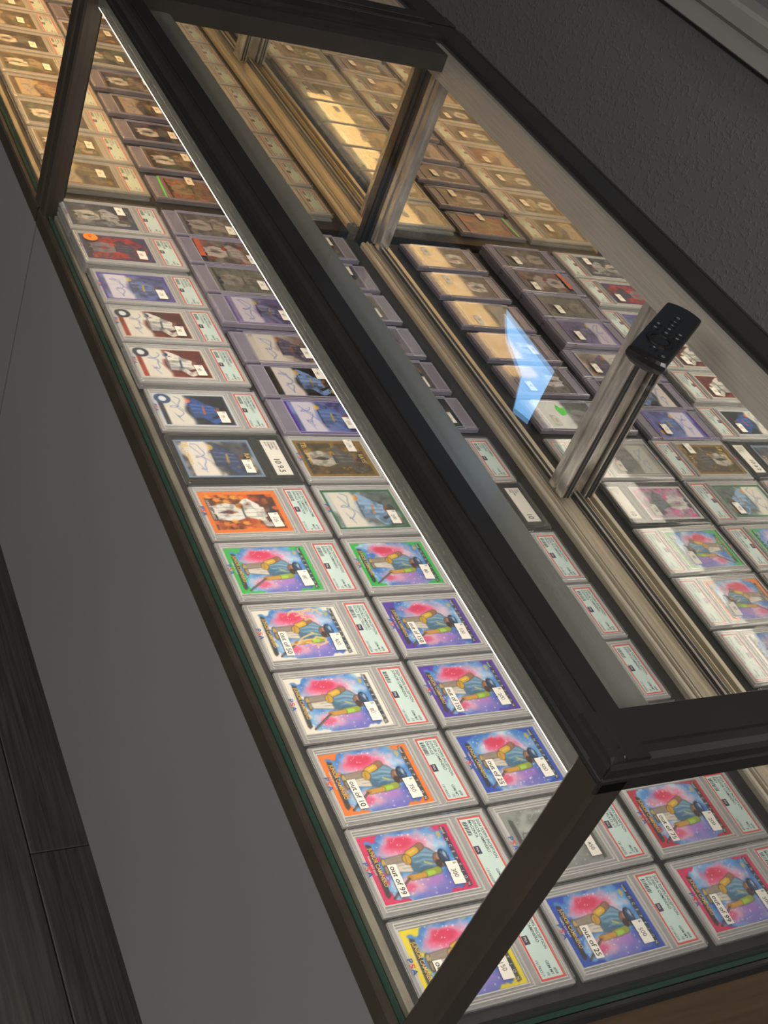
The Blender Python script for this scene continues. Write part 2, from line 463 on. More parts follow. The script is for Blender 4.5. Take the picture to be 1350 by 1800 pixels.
class Art:
    def __init__(s, nu, nv, base, seed=0):
        s.nu, s.nv = nu, nv
        s.u, s.v = np.meshgrid(np.linspace(0, 1, nu), np.linspace(0, 1, nv))   # rows = v (card bottom to top)
        s.c = np.ones((nv, nu, 3)) * hx(base)
        s.r = np.random.RandomState(seed)
    def noise(s, n, m=None):
        m = m or int(n * 1.4)
        a = s.r.rand(m + 2, n + 2)
        x = s.u * n; y = s.v * m
        xi = np.minimum(x.astype(int), n); yi = np.minimum(y.astype(int), m)
        fx = x - xi; fy = y - yi
        fx = fx * fx * (3 - 2 * fx); fy = fy * fy * (3 - 2 * fy)
        return (a[yi, xi] * (1 - fx) + a[yi, xi + 1] * fx) * (1 - fy) + (a[yi + 1, xi] * (1 - fx) + a[yi + 1, xi + 1] * fx) * fy
    def fbm(s, n): return (s.noise(n) * .55 + s.noise(n * 2) * .3 + s.noise(n * 4) * .15)
    def mix(s, m, colr):
        m = np.clip(m, 0, 1)[..., None]
        c = hx(colr) if isinstance(colr, str) else colr
        s.c = s.c * (1 - m) + c * m
        return s
    def ell(s, cu, cv, ru, rv, colr, rot=0, soft=.12, k=1.0):
        # radii in card units (u is 63 mm, v is 88 mm)
        x = (s.u - cu) * .716; y = s.v - cv
        ca, sa = math.cos(rot), math.sin(rot)
        d = np.sqrt(((x * ca + y * sa) / (ru * .716)) ** 2 + ((-x * sa + y * ca) / rv) ** 2)
        return s.mix(k * np.clip((1 - d) / soft + .5, 0, 1), colr)
    def poly(s, pts, colr, k=1.0, soft=.012):
        inside = np.zeros(s.u.shape, bool); dist = np.full(s.u.shape, 9.)
        n = len(pts)
        for i in range(n):
            (x1, y1), (x2, y2) = pts[i], pts[(i + 1) % n]
            cond = ((y1 > s.v) != (y2 > s.v))
            with np.errstate(divide='ignore', invalid='ignore'):
                xs = (x2 - x1) * (s.v - y1) / ((y2 - y1) if y2 != y1 else 1e-9) + x1
            inside ^= cond & (s.u < xs)
            dist = np.minimum(dist, s._seg(x1, y1, x2, y2))
        sd = np.where(inside, dist, -dist)
        return s.mix(k * np.clip(sd / soft + .5, 0, 1), colr)
    def _seg(s, x1, y1, x2, y2):
        ax, ay = x1 * .716, y1; bx, by = x2 * .716, y2
        px, py = s.u * .716 - ax, s.v - ay
        dx, dy = bx - ax, by - ay
        t = np.clip((px * dx + py * dy) / (dx * dx + dy * dy + 1e-9), 0, 1)
        return np.hypot(px - t * dx, py - t * dy)
    def line(s, pts, w, colr, k=1.0):
        d = np.full(s.u.shape, 9.)
        for (a, b), (c, e) in zip(pts[:-1], pts[1:]):
            d = np.minimum(d, s._seg(a, b, c, e))
        px = .9 / s.nv
        return s.mix(k * np.clip((w / 2 - d) / px + .5, 0, 1), colr)
    def rect(s, u0, u1, v0, v1, colr, k=1.0):
        return s.poly([(u0, v0), (u1, v0), (u1, v1), (u0, v1)], colr, k)
    def frame(s, w, colr, k=1.0):
        m = np.minimum(np.minimum(s.u, 1 - s.u) * .716, np.minimum(s.v, 1 - s.v))
        return s.mix(k * np.clip((w - m) / .01 + .5, 0, 1), colr)

def batter(a, shirt='5f8caa', shirt2='2f5876'):
    """figure leaning forward after a swing"""
    out = '4a3f38'
    # legs and shoes
    a.poly([(.355, .17), (.465, .165), (.475, .46), (.33, .48), (.335, .36)], out, .8)
    a.poly([(.365, .18), (.455, .175), (.465, .46), (.34, .47), (.345, .36)], '9c8b7c')
    a.poly([(.46, .17), (.575, .19), (.625, .45), (.45, .47)], out, .6)
    a.poly([(.468, .18), (.565, .20), (.615, .45), (.455, .46)], 'd9cfc1')
    for q in range(4): a.line([(.39 + .05 * q, .24 + .03 * q), (.37 + .06 * q, .42)], .008, '7a6a5c', .55)
    a.ell(.425, .165, .085, .030, '6c5c3c'); a.ell(.425, .170, .06, .020, 'bfa56a')
    a.ell(.525, .165, .080, .030, '5c5040'); a.ell(.525, .172, .055, .018, 'a09070')
    # jersey
    a.poly([(.265, .63), (.37, .46), (.42, .415), (.62, .425), (.675, .55), (.655, .71), (.565, .765), (.42, .75), (.31, .69)], out, .75)
    a.poly([(.28, .63), (.38, .47), (.425, .43), (.61, .435), (.66, .55), (.64, .70), (.56, .75), (.425, .74), (.32, .68)], shirt)
    a.poly([(.47, .435), (.61, .435), (.66, .55), (.64, .70), (.57, .60)], shirt2, .6)
    a.poly([(.30, .64), (.38, .52), (.46, .70), (.40, .73)], '8fb4c8', .5)
    for q in range(7):
        a.line([(.37 + .038 * q, .46 + .01 * q), (.36 + .035 * q, .60), (.41 + .033 * q, .72)], .007, 'c4dae4' if q % 2 else '27485f', .55)
    a.line([(.50, .58), (.545, .64)], .02, 'd8c25a', .8)
    # near arm: forearm, yellow guard, glove
    a.line([(.265, .61), (.315, .53)], .085, out, .7); a.line([(.265, .61), (.315, .53)], .07, '9a6a4e')
    a.line([(.31, .54), (.35, .455)], .085, out, .6); a.line([(.31, .54), (.35, .455)], .068, 'd9ab2c')
    a.line([(.31, .53), (.34, .47)], .02, 'f0d060', .7)
    a.ell(.425, .415, .085, .050, out, k=.6); a.ell(.425, .415, .07, .04, 'cf9d22'); a.line([(.38, .41), (.47, .40)], .01, '7a5a18', .7)
    # far arm with green sleeve, bat
    a.line([(.65, .68), (.675, .53)], .085, out, .6); a.line([(.65, .68), (.675, .53)], .07, '97a634'); a.line([(.668, .62), (.68, .54)], .045, 'a9d243')
    a.line([(.68, .52), (.69, .38)], .068, out, .6); a.line([(.68, .52), (.69, .38)], .052, 'd09a38'); a.ell(.69, .36, .045, .03, 'b5822a')
    a.line([(.70, .35), (.93, .115)], .024, '3f3833'); a.line([(.71, .345), (.92, .13)], .008, '8f857c', .8)
    # head and helmet
    a.ell(.51, .735, .115, .060, out, k=.8); a.ell(.51, .735, .10, .052, '94634a'); a.ell(.56, .72, .06, .034, '3c231c'); a.ell(.46, .745, .04, .022, 'b8876a')
    a.ell(.48, .800, .125, .055, '101b2c'); a.ell(.48, .805, .105, .042, '203a5c'); a.ell(.44, .822, .05, .014, 'a8bed6', soft=.8); a.line([(.40, .79), (.52, .835)], .010, '8fb0d0', .7); a.line([(.55, .775), (.67, .80)], .026, '16253c')

def art_splash(border, nu=80, nv=112, seed=1, lightning=False, mono=False, cool=1.0):
    a = Art(nu, nv, '5c9ad6', seed)
    n = a.fbm(4)
    a.mix(np.clip((n - .45) * 3.2, 0, .9), 'cfe4f2')
    a.mix(np.clip((.48 - n) * 4.0, 0, .85), '2867bd')
    a.ell(.86, .58, .20, .26, '8d6fc0', soft=.9, k=.75)
    a.ell(.10, .86, .16, .14, '3c8ad0', soft=.9, k=.6)
    # pink bursts
    q = a.fbm(7)
    a.mix(np.clip((1 - np.hypot((a.u - .27) / .30, (a.v - .50) / .36)) * 2.2 + (q - .5) * 1.6, 0, .85), 'f2c3d0')
    a.mix(np.clip((1 - np.hypot((a.u - .21) / .19, (a.v - .46) / .27)) * 2.0 + (q - .55) * 1.8, 0, .95), 'e65680')
    a.mix(np.clip((1 - np.hypot((a.u - .17) / .10, (a.v - .42) / .15)) * 2.0 + (q - .5) * 1.0, 0, .8), 'd6234f')
    a.mix(np.clip((1 - np.hypot((a.u - .80) / .17, (a.v - .36) / .22)) * 1.8 + (q - .5) * 1.6, 0, .85), 'eda9bf')
    a.mix(np.clip((1 - np.hypot((a.u - .82) / .09, (a.v - .31) / .11)) * 1.8 + (q - .5) * 1.4, 0, .8), 'df4a76')
    a.mix(np.clip((1 - np.hypot((a.u - .76) / .14, (a.v - .60) / .14)) * 1.6 + (q - .5) * 1.6, 0, .6), 'b877c4')
    for _ in range(110):
        uu, vv = a.r.rand(2); rr = a.r.uniform(.003, .009)
        a.ell(uu, vv, rr * 1.4, rr, 'f4f8fb', soft=1, k=.75)
    # coloured border, ragged towards the inside
    e = a.noise(9) * .10 + a.noise(22) * .05
    edge = np.minimum(a.v * 1.0, (1 - a.v) * 1.55)
    side = np.minimum(a.u, 1 - a.u) * .9 + np.minimum(np.abs(a.v - .0), np.abs(1 - a.v)) * .55
    m = np.maximum((.095 + e - .05 - edge) / .03, (.075 + e - side) / .03)
    a.mix(np.clip(m, 0, 1), border)
    batter(a)
    if lightning:
        for k in range(6):
            pts = [(.10 + .13 * a.r.rand(), .40 + .09 * k)] if k < 3 else [(.70, .30 + .09 * (k - 3))]
            for j in range(7):
                pts.append((pts[-1][0] + a.r.uniform(-.06, .07), pts[-1][1] + a.r.uniform(-.02, .10)))
            a.line(pts, .02, 'f6e6c4', .9); a.line(pts, .008, 'd99a3c', .9)
    # brush bars
    a.poly([(.11, .070), (.16, .062), (.88, .045), (.92, .060), (.88, .100), (.14, .118)], '2c2c2e', .93)
    a.poly([(.02, .905), (.97, .905), (.95, .955), (.04, .955)], '2a2a30', .8)
    a.ell(.14, .86, .05, .025, 'd9b25a', soft=.6, k=.8)
    if mono:
        g = a.c.mean(axis=2, keepdims=True)
        a.c = np.clip((g - .5) * .75 + .52, 0, 1) * np.array([.97, .98, .95])
    return a

def art_sign(border, bg, dark, shirt, nu=62, nv=86, seed=1, sig='4a66b8', accent='c9a23c', paper='e6dfd0', round_logo=None, bottom=None):
    """signed card: pale signature field at the bottom, player above"""
    a = Art(nu, nv, bg, seed)
    n = a.fbm(4)
    a.mix(np.clip((n - .45) * 3, 0, .8), dark)
    a.ell(.25, .75, .3, .25, dark, soft=.9, k=.7); a.ell(.82, .8, .25, .25, dark, soft=.9, k=.6)
    # player
    a.poly([(.30, .42), (.72, .42), (.74, .62), (.66, .78), (.40, .78), (.26, .62)], shirt)
    a.poly([(.50, .42), (.72, .42), (.74, .62), (.66, .76)], '3d4656', .35)
    a.line([(.28, .60), (.16, .48), (.30, .40)], .09, shirt); a.line([(.72, .62), (.86, .70), (.74, .84)], .085, shirt)
    a.ell(.52, .83, .11, .07, '8a5e48'); a.ell(.51, .875, .135, .05, dark); a.line([(.55, .85), (.70, .86)], .03, dark)
    a.ell(.20, .43, .08, .055, accent); a.ell(.78, .88, .08, .05, accent)
    for q in range(6): a.line([(.34 + .06 * q, .46), (.36 + .055 * q, .60), (.40 + .045 * q, .74)], .010, '20262e' if q % 2 else 'f0eee8', .35)
    a.line([(.40, .62), (.62, .60)], .030, accent, .8); a.ell(.55, .815, .05, .03, '4a2e24'); a.line([(.30, .44), (.70, .43)], .02, '2a2a30', .6)
    sh = a.fbm(9); a.mix(np.clip((sh - .5) * 1.6, 0, .35) * (a.v > .40), '101418')
    # signature field
    w = .03 * np.sin(a.u * 9)
    a.mix(np.clip((.43 + w - a.v) / .06, 0, 1) * np.clip((a.v - .09) / .02, 0, 1), paper)
    pts = []
    for k in range(60):
        t = k / 59
        pts.append((.18 + .60 * t + .09 * math.sin(12 * t + seed), .26 + .085 * math.cos(12 * t + seed) * (1 - .7 * t) + .02 * math.sin(31 * t)))
    a.line(pts, .011, sig, .75)
    a.line([(.16, .17 + .02 * (seed % 3)), (.50, .33), (.58, .37)], .010, sig, .7)
    a.line([(.60, .20), (.86, .27)], .010, sig, .6)
    if bottom: a.rect(0, 1, .02, .12, bottom, .9)
    a.frame(.035, border)
    if round_logo: a.ell(.16, .12, .15, .11, round_logo); a.ell(.16, .12, .08, .05, 'e9ecef')
    return a

def art_pose(border, bg, bg2, shirt, nu=56, nv=78, seed=1, accent='c9a23c', fw=.04, blur=0.0, pants='e8e4dc'):
    """full-figure player on a mottled field"""
    a = Art(nu, nv, bg, seed)
    n = a.fbm(5)
    a.mix(np.clip((n - .48) * 5, 0, .95), bg2)
    a.mix(np.clip((a.fbm(8) - .55) * 5, 0, .6), accent)
    a.line([(.45, .50), (.36, .30), (.44, .10)], .12, pants); a.line([(.55, .50), (.64, .32), (.58, .12)], .12, pants)
    a.ell(.44, .09, .07, .03, '2a2a2e'); a.ell(.60, .10, .07, .03, '2a2a2e')
    a.poly([(.36, .48), (.62, .47), (.70, .62), (.63, .76), (.40, .76), (.32, .62)], shirt)
    a.line([(.36, .68), (.22, .58), (.34, .48)], .075, shirt); a.line([(.66, .68), (.82, .72), (.80, .86)], .075, shirt)
    a.ell(.52, .82, .10, .065, '8a5e48'); a.ell(.51, .865, .12, .045, '23304a')
    a.ell(.36, .46, .07, .05, accent); a.line([(.80, .86), (.30, .95)], .022, '5a4a3a')
    for q in range(6): a.line([(.38 + .05 * q, .50), (.37 + .052 * q, .62), (.42 + .04 * q, .74)], .009, '2a2e34' if q % 2 else 'f4f2ec', .35)
    for q in range(4): a.line([(.40 + .06 * q, .16), (.38 + .07 * q, .44)], .009, '5a544c', .4)
    a.line([(.36, .485), (.63, .475)], .022, '26282c', .8); a.ell(.55, .80, .045, .03, '4a2e24')
    sh = a.fbm(9); a.mix(np.clip((sh - .5) * 1.6, 0, .3), '14161a')
    a.rect(.06, .94, .045, .085, '26282c', .75)
    a.frame(fw, border)
    if blur: a.mix(np.ones(a.u.shape) * blur, np.array([.55, .53, .50]))
    return a

_card_cache = {}
CW, CL = .0635, .0885          # card width (u) and length (v)
def card_mesh(key, a, w=CW, l=CL):
    """grid face with printed colours on a thin card body; x = up the card, y = left of the card, top at z=0"""
    if key in _card_cache: return _card_cache[key]
    nu, nv = a.nu, a.nv
    x = (np.linspace(0, 1, nv) * l)[:, None] + np.zeros((nv, nu))
    y = w - (np.linspace(0, 1, nu) * w)[None, :] + np.zeros((nv, nu))
    vs = np.stack([x, y, np.zeros_like(x)], -1).reshape(-1, 3)
    i = np.arange(nv - 1)[:, None] * nu + np.arange(nu - 1)[None, :]
    fs = np.stack([i, i + 1, i + nu + 1, i + nu], -1).reshape(-1, 4)
    cols = lin(np.clip(a.c, 0, 1)).reshape(-1, 3) * .92
    nb = len(vs)
    body = np.array([(0, 0, -.0004), (l, 0, -.0004), (l, w, -.0004), (0, w, -.0004), (0, 0, 0), (l, 0, 0), (l, w, 0), (0, w, 0)])
    bf = np.array([(0, 1, 2, 3), (0, 4, 5, 1), (1, 5, 6, 2), (2, 6, 7, 3), (3, 7, 4, 0)]) + nb
    vs = np.vstack([vs, body]); fs = np.vstack([fs[:, ::-1], bf])
    cols = np.vstack([cols, np.full((8, 3), .6)])
    me = bpy.data.meshes.new('card')
    me.from_pydata(vs.tolist(), [], fs.tolist())
    at = me.color_attributes.new('print', 'FLOAT_COLOR', 'POINT')
    at.data.foreach_set('color', np.hstack([cols, np.ones((len(cols), 1))]).astype(np.float32).ravel())
    me.materials.append(M['print'])
    me.update()
    _card_cache[key] = me
    return me

# ================================================================== slabs
def rrect(x0, x1, y0, y1, r, z, n=3):
    pts = []
    for cx, cy, a0 in ((x1 - r, y1 - r, 0), (x0 + r, y1 - r, 90), (x0 + r, y0 + r, 180), (x1 - r, y0 + r, 270)):
        for k in range(n + 1):
            a = math.radians(a0 + 90 * k / n)
            pts.append((cx + r * math.cos(a), cy + r * math.sin(a), z))
    return pts

def shell_geo(L, W, T, r=.0045):
    mm = .001
    prof = [(.6, 0), (0, .6), (0, T / mm * .46), (.45, T / mm * .48), (.45, T / mm * .53), (0, T / mm * .55), (0, T / mm - 1.9), (.5, T / mm - .9), (1.5, T / mm - .15), (2.4, T / mm), (3.2, T / mm - .15), (3.7, T / mm - .6)]
    return G().rings([rrect(d * mm, L - d * mm, d * mm, W - d * mm, max(r - d * mm, .001), z * mm) for d, z in prof])

def ringbox(g, x0, x1, y0, y1, w, z0, z1, mi=1):
    g.box(x0, x1, y0, y0 + w, z0, z1, mi); g.box(x0, x1, y1 - w, y1, z0, z1, mi)
    g.box(x0, x0 + w, y0 + w, y1 - w, z0, z1, mi); g.box(x1 - w, x1, y0 + w, y1 - w, z0, z1, mi)

SL, SW, ST = .1385, .0850, .0066
CARD_X, CARD_Y = .0068, (.0850 - CW) / 2        # card corner inside the slab
LAB_X0, LAB_X1, LAB_Y0, LAB_Y1 = .1075, .1312, .0082, .0768
HL, HW, HT = .1340, .0680, .0095                # magnetic holder

def insert_geo(L, W, T, labelled=True, cx=None, cy=None):
    g = G()
    zp = T - .0028
    g.box(.0012, L - .0012, .0012, W - .0012, .0007, zp - .0004)
    g.box(.0030, L - .0030, .0030, W - .0030, zp - .0004, zp)
    ringbox(g, .0040, L - .0040, .0040, W - .0040, .0010, zp, T - .0014)
    if labelled:
        ringbox(g, CARD_X - .0016, CARD_X + CL + .0016, CARD_Y - .0016, CARD_Y + CW + .0016, .0010, zp, T - .0014)
        ringbox(g, CARD_X - .0030, CARD_X + CL + .0046, CARD_Y - .0042, CARD_Y + CW + .0042, .0007, zp, T - .0018)
        ringbox(g, LAB_X0 - .0016, LAB_X1 + .0016, LAB_Y0 - .0014, LAB_Y1 + .0014, .0009, zp, T - .0014)
        g.box(.0995, .1003, .006, W - .006, zp, T - .0013, 1)
    else:
        ringbox(g, cx - .0018, cx + CL + .0018, cy - .0018, cy + CW + .0018, .0010, zp, T - .0014)
    return g

SHELL_ME = mesh('slab_shell', shell_geo(SL, SW, ST), [M['shell']])
INSERT_ME = mesh('slab_insert', insert_geo(SL, SW, ST), [M['insert'], M['ridge_glint']])
INSERT_BK = mesh('slab_insert', insert_geo(SL, SW, ST), [M['insert_black'], M['insert_black']])
HC_X, HC_Y = (HL - CL) / 2, (HW - CW) / 2
HSHELL_ME = mesh('holder_shell', shell_geo(HL, HW, HT, .003), [M['shell_tint']])
HINSERT_ME = mesh('holder_insert', insert_geo(HL, HW, HT, False, HC_X, HC_Y), [M['insert_tint'], M['ridge_glint_tint']])

def put_text(g, s, size, xbase, yleft, z, mi=0, squeeze=1.0, align='l', maxw=None, rot=0.0):
    """text reading towards -y with its top towards +x"""
    vs, fs, w = text_geo(s)
    sx = size * squeeze
    if maxw and w * sx > maxw: sx = maxw / w
    off = 0 if align == 'l' else (-w * sx if align == 'r' else -w * sx / 2)
    ca, sa = math.cos(rot), math.sin(rot)
    pts = []
    for a, b in vs:
        p, q = a * sx + off, b * size
        p, q = p * ca - q * sa, p * sa + q * ca
        pts.append((xbase + q, yleft - p, z))
    g.add(pts, fs, mi)

def box_y(g, x0, x1, ya, yb, z0, z1, mi=0): g.box(x0, x1, min(ya, yb), max(ya, yb), z0, z1, mi)

_lab = {}
def label_meshes(lines, number, grade='GEM MT', pts='10', cn='#58', kind='psa'):
    key = (tuple(lines), number, grade, pts, kind)
    if key in _lab: return _lab[key]
    zt = ST - .0022
    x0, x1, y0, y1 = LAB_X0, LAB_X1, LAB_Y0, LAB_Y1
    g = G()
    if kind == 'psa':
        g.box(x0, x1, y0, y1, ST - .0028, zt, 0)
        b = .0016
        g.box(x0 + b, x1 - b, y0 + b, y1 - b, zt, zt + .00008, 1)
        lm = mesh('grade_label', g, [M['red'], M['label']])
    else:
        g.box(x0 + .003, x1 - .001, y0 + .006, y1 - .003, ST - .0028, zt, 0)
        lm = mesh('grade_label', g, [M['white']])
    t = G(); z = zt + .00018
    yl = y1 - .0034; yr = y0 + .0034
    if kind == 'psa':
        for k, s in enumerate(lines[:3]):
            put_text(t, s, .0041, x1 - .0062 - k * .0042, yl, z, 0, .92, maxw=.046)
        # bar code
        r = random.Random(number)
        y = yl - .001
        while y > yl - .015:
            w = r.choice((.0004, .0007, .0010))
            box_y(t, x0 + .0028, x0 + .0072, y, y - w, zt, z, 0); y -= w + r.choice((.0005, .0008))
        box_y(t, x0 + .0018, x0 + .0075, yl - .0255, yl - .0335, zt, z, 1)
        put_text(t, 'PSA', .0030, x0 + .0035, yl - .0268, z + .0001, 2)
        put_text(t, cn, .0036, x1 - .0075, yr, z, 0, .95, 'r')
        put_text(t, grade, .0036, x1 - .0117, yr, z, 0, .95, 'r')
        put_text(t, pts, .0036, x1 - .0157, yr, z, 0, .95, 'r')
        put_text(t, number, .0034, x0 + .0030, yr, z, 0, .95, 'r')
    else:
        for k, s in enumerate(lines[:4]):
            put_text(t, s, .0030, x1 - .0060 - k * .0036, y1 - .006, z, 0, .9, maxw=.022)
        put_text(t, pts, .0105, x0 + .0080, y0 + .010, z, 0, .95, 'r', maxw=.034)
    tm = mesh('lettering', t, [M['ink'], M['holo'], M['paleink']])
    _lab[key] = (lm, tm)
    return _lab[key]

_stk = {}
def price_mesh(s):
    if ('p', s) not in _stk:
        pr = [(-.0055, -.0108), (.0055, -.0108), (.0055, -.0012), (.0047, 0), (.0055, .0012), (.0055, .0108), (-.0055, .0108), (-.0055, .0012), (-.0047, 0), (-.0055, -.0012)]
        g = G().rings([[(x, y, 0) for x, y in pr], [(x, y, .00012) for x, y in pr]])
        t = G()
        put_text(t, '$', .0042, .0012, .0098, .00022, 0)
        put_text(t, s, .0062, -.0032, .0030, .00022, 0, .9, 'l', .0122, rot=.12)
        _stk[('p', s)] = (mesh('price_sticker', g, [M['white']]), mesh('lettering', t, [M['greyink']]))
    return _stk[('p', s)]
def number_mesh(s):
    if ('n', s) not in _stk:
        g = G().box(-.0040, .0040, -.0150, .0150, 0, .00012)
        t = G(); put_text(t, s, .0072, -.0025, .0132, .00022, 0, 1.0, 'l', .0262)
        _stk[('n', s)] = (mesh('number_sticker', g, [M['white']]), mesh('lettering', t, [M['ink']]))
    return _stk[('n', s)]

def splash_text():
    t = G(); z = .00025
    put_text(t, 'JUNIOR CAMINERO', .0052, .0066, CW * .83, z, 0, .8, maxw=.040)
    put_text(t, 'TAMPA BAY RAYS', .0026, .0028, CW * .72, z, 1, .9, maxw=.022)
    nm = mesh('name_lettering', t, [M['gold'], M['paleink']])
    t = G()
    y = CW * .86
    for ch in 'INCEPTION':
        put_text(t, ch, .0038, .0806, y, z, 1, .95, 'c'); y -= .0062
    put_text(t, 'topps', .0034, .0806, CW * .965, z, 1, .9)
    return nm, mesh('title_lettering', t, [M['gold'], M['paleink']])
SPLASH_TXT = splash_text()
def logo_text():
    t = G()
    put_text(t, 'P', .0068, 0, .0075, 0, 0, 1.15); put_text(t, 'S', .0068, 0, .0030, .00004, 1, 1.25); put_text(t, 'A', .0068, 0, -.0010, 0, 0, 1.1)
    return mesh('slab_logo', t, [M['blueink'], M['redink']])
LOGO_ME = logo_text()
def name_text(lines, m):
    r = []
    for s, x, size, yl, mw in lines:
        t = G(); put_text(t, s, size, x, yl, .00025, 0, .85, maxw=mw); r.append(mesh('lettering', t, [m]))
    return r
TEAM_TXT = name_text([('CAMINERO', .0085, .0056, CW * .72, .034), ('TB', .0085, .0095, CW * .95, .010), ('RAYS', .0760, .0080, CW * .62, .034)], M['gold'])
RED_TXT = name_text([('JUNIOR CAMINERO', .0060, .0040, CW * .80, .034)], M['paleink'])

VMID, UMID = SL / 2, SW / 2
def slab(x0, y0, ztop, cardkey, art, label, price=None, num=None, lab=None, kind='psa', text=None, group=None, rot=0.0, tilt=(0, 0),
         price_at=(.83, .745), num_at=(.22, .71), extra=None, logo=True):
    """x0,y0: front-near corner on the deck plan; ztop: height of the slab's upper face"""
    hold = kind == 'holder'
    L, W, T = (HL, HW, HT) if hold else (SL, SW, ST)
    root = thing('card_holder' if hold else 'graded_card', label, 'card holder' if hold else 'graded card', (x0 + L / 2, y0 + W / 2, ztop - T), group)
    root.rotation_euler = (tilt[0], tilt[1], rot)
    c = (-L / 2, -W / 2, 0)
    link('holder_shell' if hold else 'slab_shell', HSHELL_ME if hold else SHELL_ME, root, c)
    link('holder_insert' if hold else 'slab_insert', HINSERT_ME if hold else (INSERT_BK if kind == 'sgc' else INSERT_ME), root, c)
    if art is None: return root
    cx, cy = (HC_X, HC_Y) if hold else (CARD_X, CARD_Y)
    cz = T - .0024
    cd_ = link('card', card_mesh(cardkey, art), root, (c[0] + cx, c[1] + cy, cz))
    for tmesh in (text or ()): link(tmesh.name.split('.')[0], tmesh, cd_)
    if lab is not None:
        lm, tm = label_meshes(**lab)
        lo = link('grade_label', lm, root, c)
        link('lettering', tm, lo)
    if kind == 'psa' and logo:
        link('slab_logo', LOGO_ME, root, (c[0] + .0022, 0, T - .0005))
    def stick(nm, meshes, v, u):
        a, b = meshes
        o = link(nm, a, root, (c[0] + cx + v * CL, c[1] + cy + CW * (1 - u), T - .00002 - (.0005 if not hold else .0005)))
        o.rotation_euler = (0, 0, random.uniform(-.05, .05))
        if b is not None: link('lettering', b, o)
        return o
    if price is not None: stick('price_sticker', price_mesh(price), *price_at)
    if num is not None: stick('number_sticker', number_mesh(num), *num_at)
    if extra: extra(root, c, cx, cy, T, stick)
    return root

def lift(x, y, h):
    """plan shift that keeps a raised slab in line with where it is seen"""
    return x + (CAM[0] - x) * h / CAM[2], y + (CAM[1] - y) * h / CAM[2]

P = .0867
COLX = (-.0012, .1425, .2895)
HI = dict(nu=64, nv=90)
colours = dict(yellow='e8d21c', magenta='d8265f', orange='f07a1e', cream='efe6d6', green='2fb84a', blue='2a4fb8', purple='5a35a8', red='c02a38', grey='9a9a96')
ARTS = {}
def splash(cn, seed=1, **k):
    key = (cn, seed, tuple(sorted(k)))
    if key not in ARTS: ARTS[key] = art_splash(colours[cn], seed=seed, **k)
    return key, ARTS[key]

def psa(l3, number, **k):
    return dict(lines=['2024 TOPPS INCEPTION', 'JUNIOR CAMINERO', l3], number=number, **k)
def oth(a, b, c, number, **k):
    return dict(lines=[a, b, c], number=number, **k)

GRP = 'slabbed baseball cards laid in rows in the near case'
FP, FAR_H = .0796, (0.0, ST, ST, ST, 2 * ST, 2 * ST)
def shrink(o, y):
    o.scale = (1, FP / SW * .992, 1)
    o.location.y = y + FP / 2
def case1(c, r, *a, **k):
    if c == 0 and r >= 8:                      # closer-set far part of the front column, lying on lower slabs
        h, y = FAR_H[r - 8], .6935 + (r - 8) * FP
        x = lift(COLX[0], y, h)[0]
        o = slab(x, y, h, *a, group=GRP, rot=random.uniform(-.006, .006), **k)
        shrink(o, y)
        for j in range(round(h / ST)):
            u = slab(x, y, h - (j + 1) * ST, None, None, 'clear slab %s the top one, front column, %s from the divider' % (
                ('directly under', 'lowest under')[j], ('first', 'second', 'third', 'fourth', 'fifth', 'sixth')[13 - r]),
                group='lower slabs of the piles in the near case')
            shrink(u, y)
        return o
    x, y = COLX[c], r * P - .0012
    return slab(x, y, 0.0, *a, group=GRP, rot=random.uniform(-.010, .010), **k)

# ---- front column, near end to divider
k, A = splash('yellow'); case1(0, 0, k, A, 'yellow-bordered slabbed card behind the near corner post, priced 150', '150', 'out of', psa('YELLOW', '131783317'), text=SPLASH_TXT)
k, A = splash('magenta'); case1(0, 1, k, A, 'magenta-bordered slabbed card in the front column, priced 300', '300', 'out of 99', psa('MAGENTA', '131165239'), text=SPLASH_TXT)
k, A = splash('orange'); case1(0, 2, k, A, 'orange-bordered slabbed card marked out of 10, priced 750', '750', 'out of 10', psa('ORANGE', '131165233'), text=SPLASH_TXT)
k, A = splash('cream'); case1(0, 3, k, A, 'white-bordered slabbed card without a number sticker, priced 80', '80', None, psa('', '131165230'), text=SPLASH_TXT)
k, A = splash('cream', lightning=True); case1(0, 4, k, A, 'white-bordered slabbed card with lightning lines, marked out of 50', '400', 'out of 50', psa('GOLD ELECTRICITY', '131165236'), text=SPLASH_TXT)
k, A = splash('green'); case1(0, 5, k, A, 'green-bordered slabbed card in the front column, beside its green twin', '80', None, psa('GREEN', '131173032'), text=SPLASH_TXT)
A = art_pose('e8761e', '5a2a18', 'c0481a', 'eee8dc', nu=60, nv=84, seed=3, accent='e88a2a', fw=.06)
for q in range(26):
    uu, vv = A.r.rand(2)
    if .30 < uu < .72 and .1 < vv < .85: uu = uu * .25 + (.02 if q % 2 else .74)
    A.poly([(uu - .05, vv), (uu, vv - .03), (uu + .05, vv + .01), (uu + .02, vv + .09), (uu, vv + .04), (uu - .03, vv + .07)], ('f08a24', 'e8641a', 'f4b040')[q % 3], .85)
A.frame(.055, 'ea7a20')
case1(0, 6, 'fire', A, 'orange slabbed card with a white-uniformed player over flames, priced 125', '125', None, oth('2023 BOWMAN CHROME', 'JUNIOR CAMINERO', 'ORANGE REFRACTOR', '81131212', grade='MINT', pts='9', cn='#192'), text=RED_TXT)
A = art_sign('7890ae', 'cfc4b4', '232838', '3b4c74', nu=60, nv=84, seed=4, sig='4a6cc0', paper='e9e0d4')
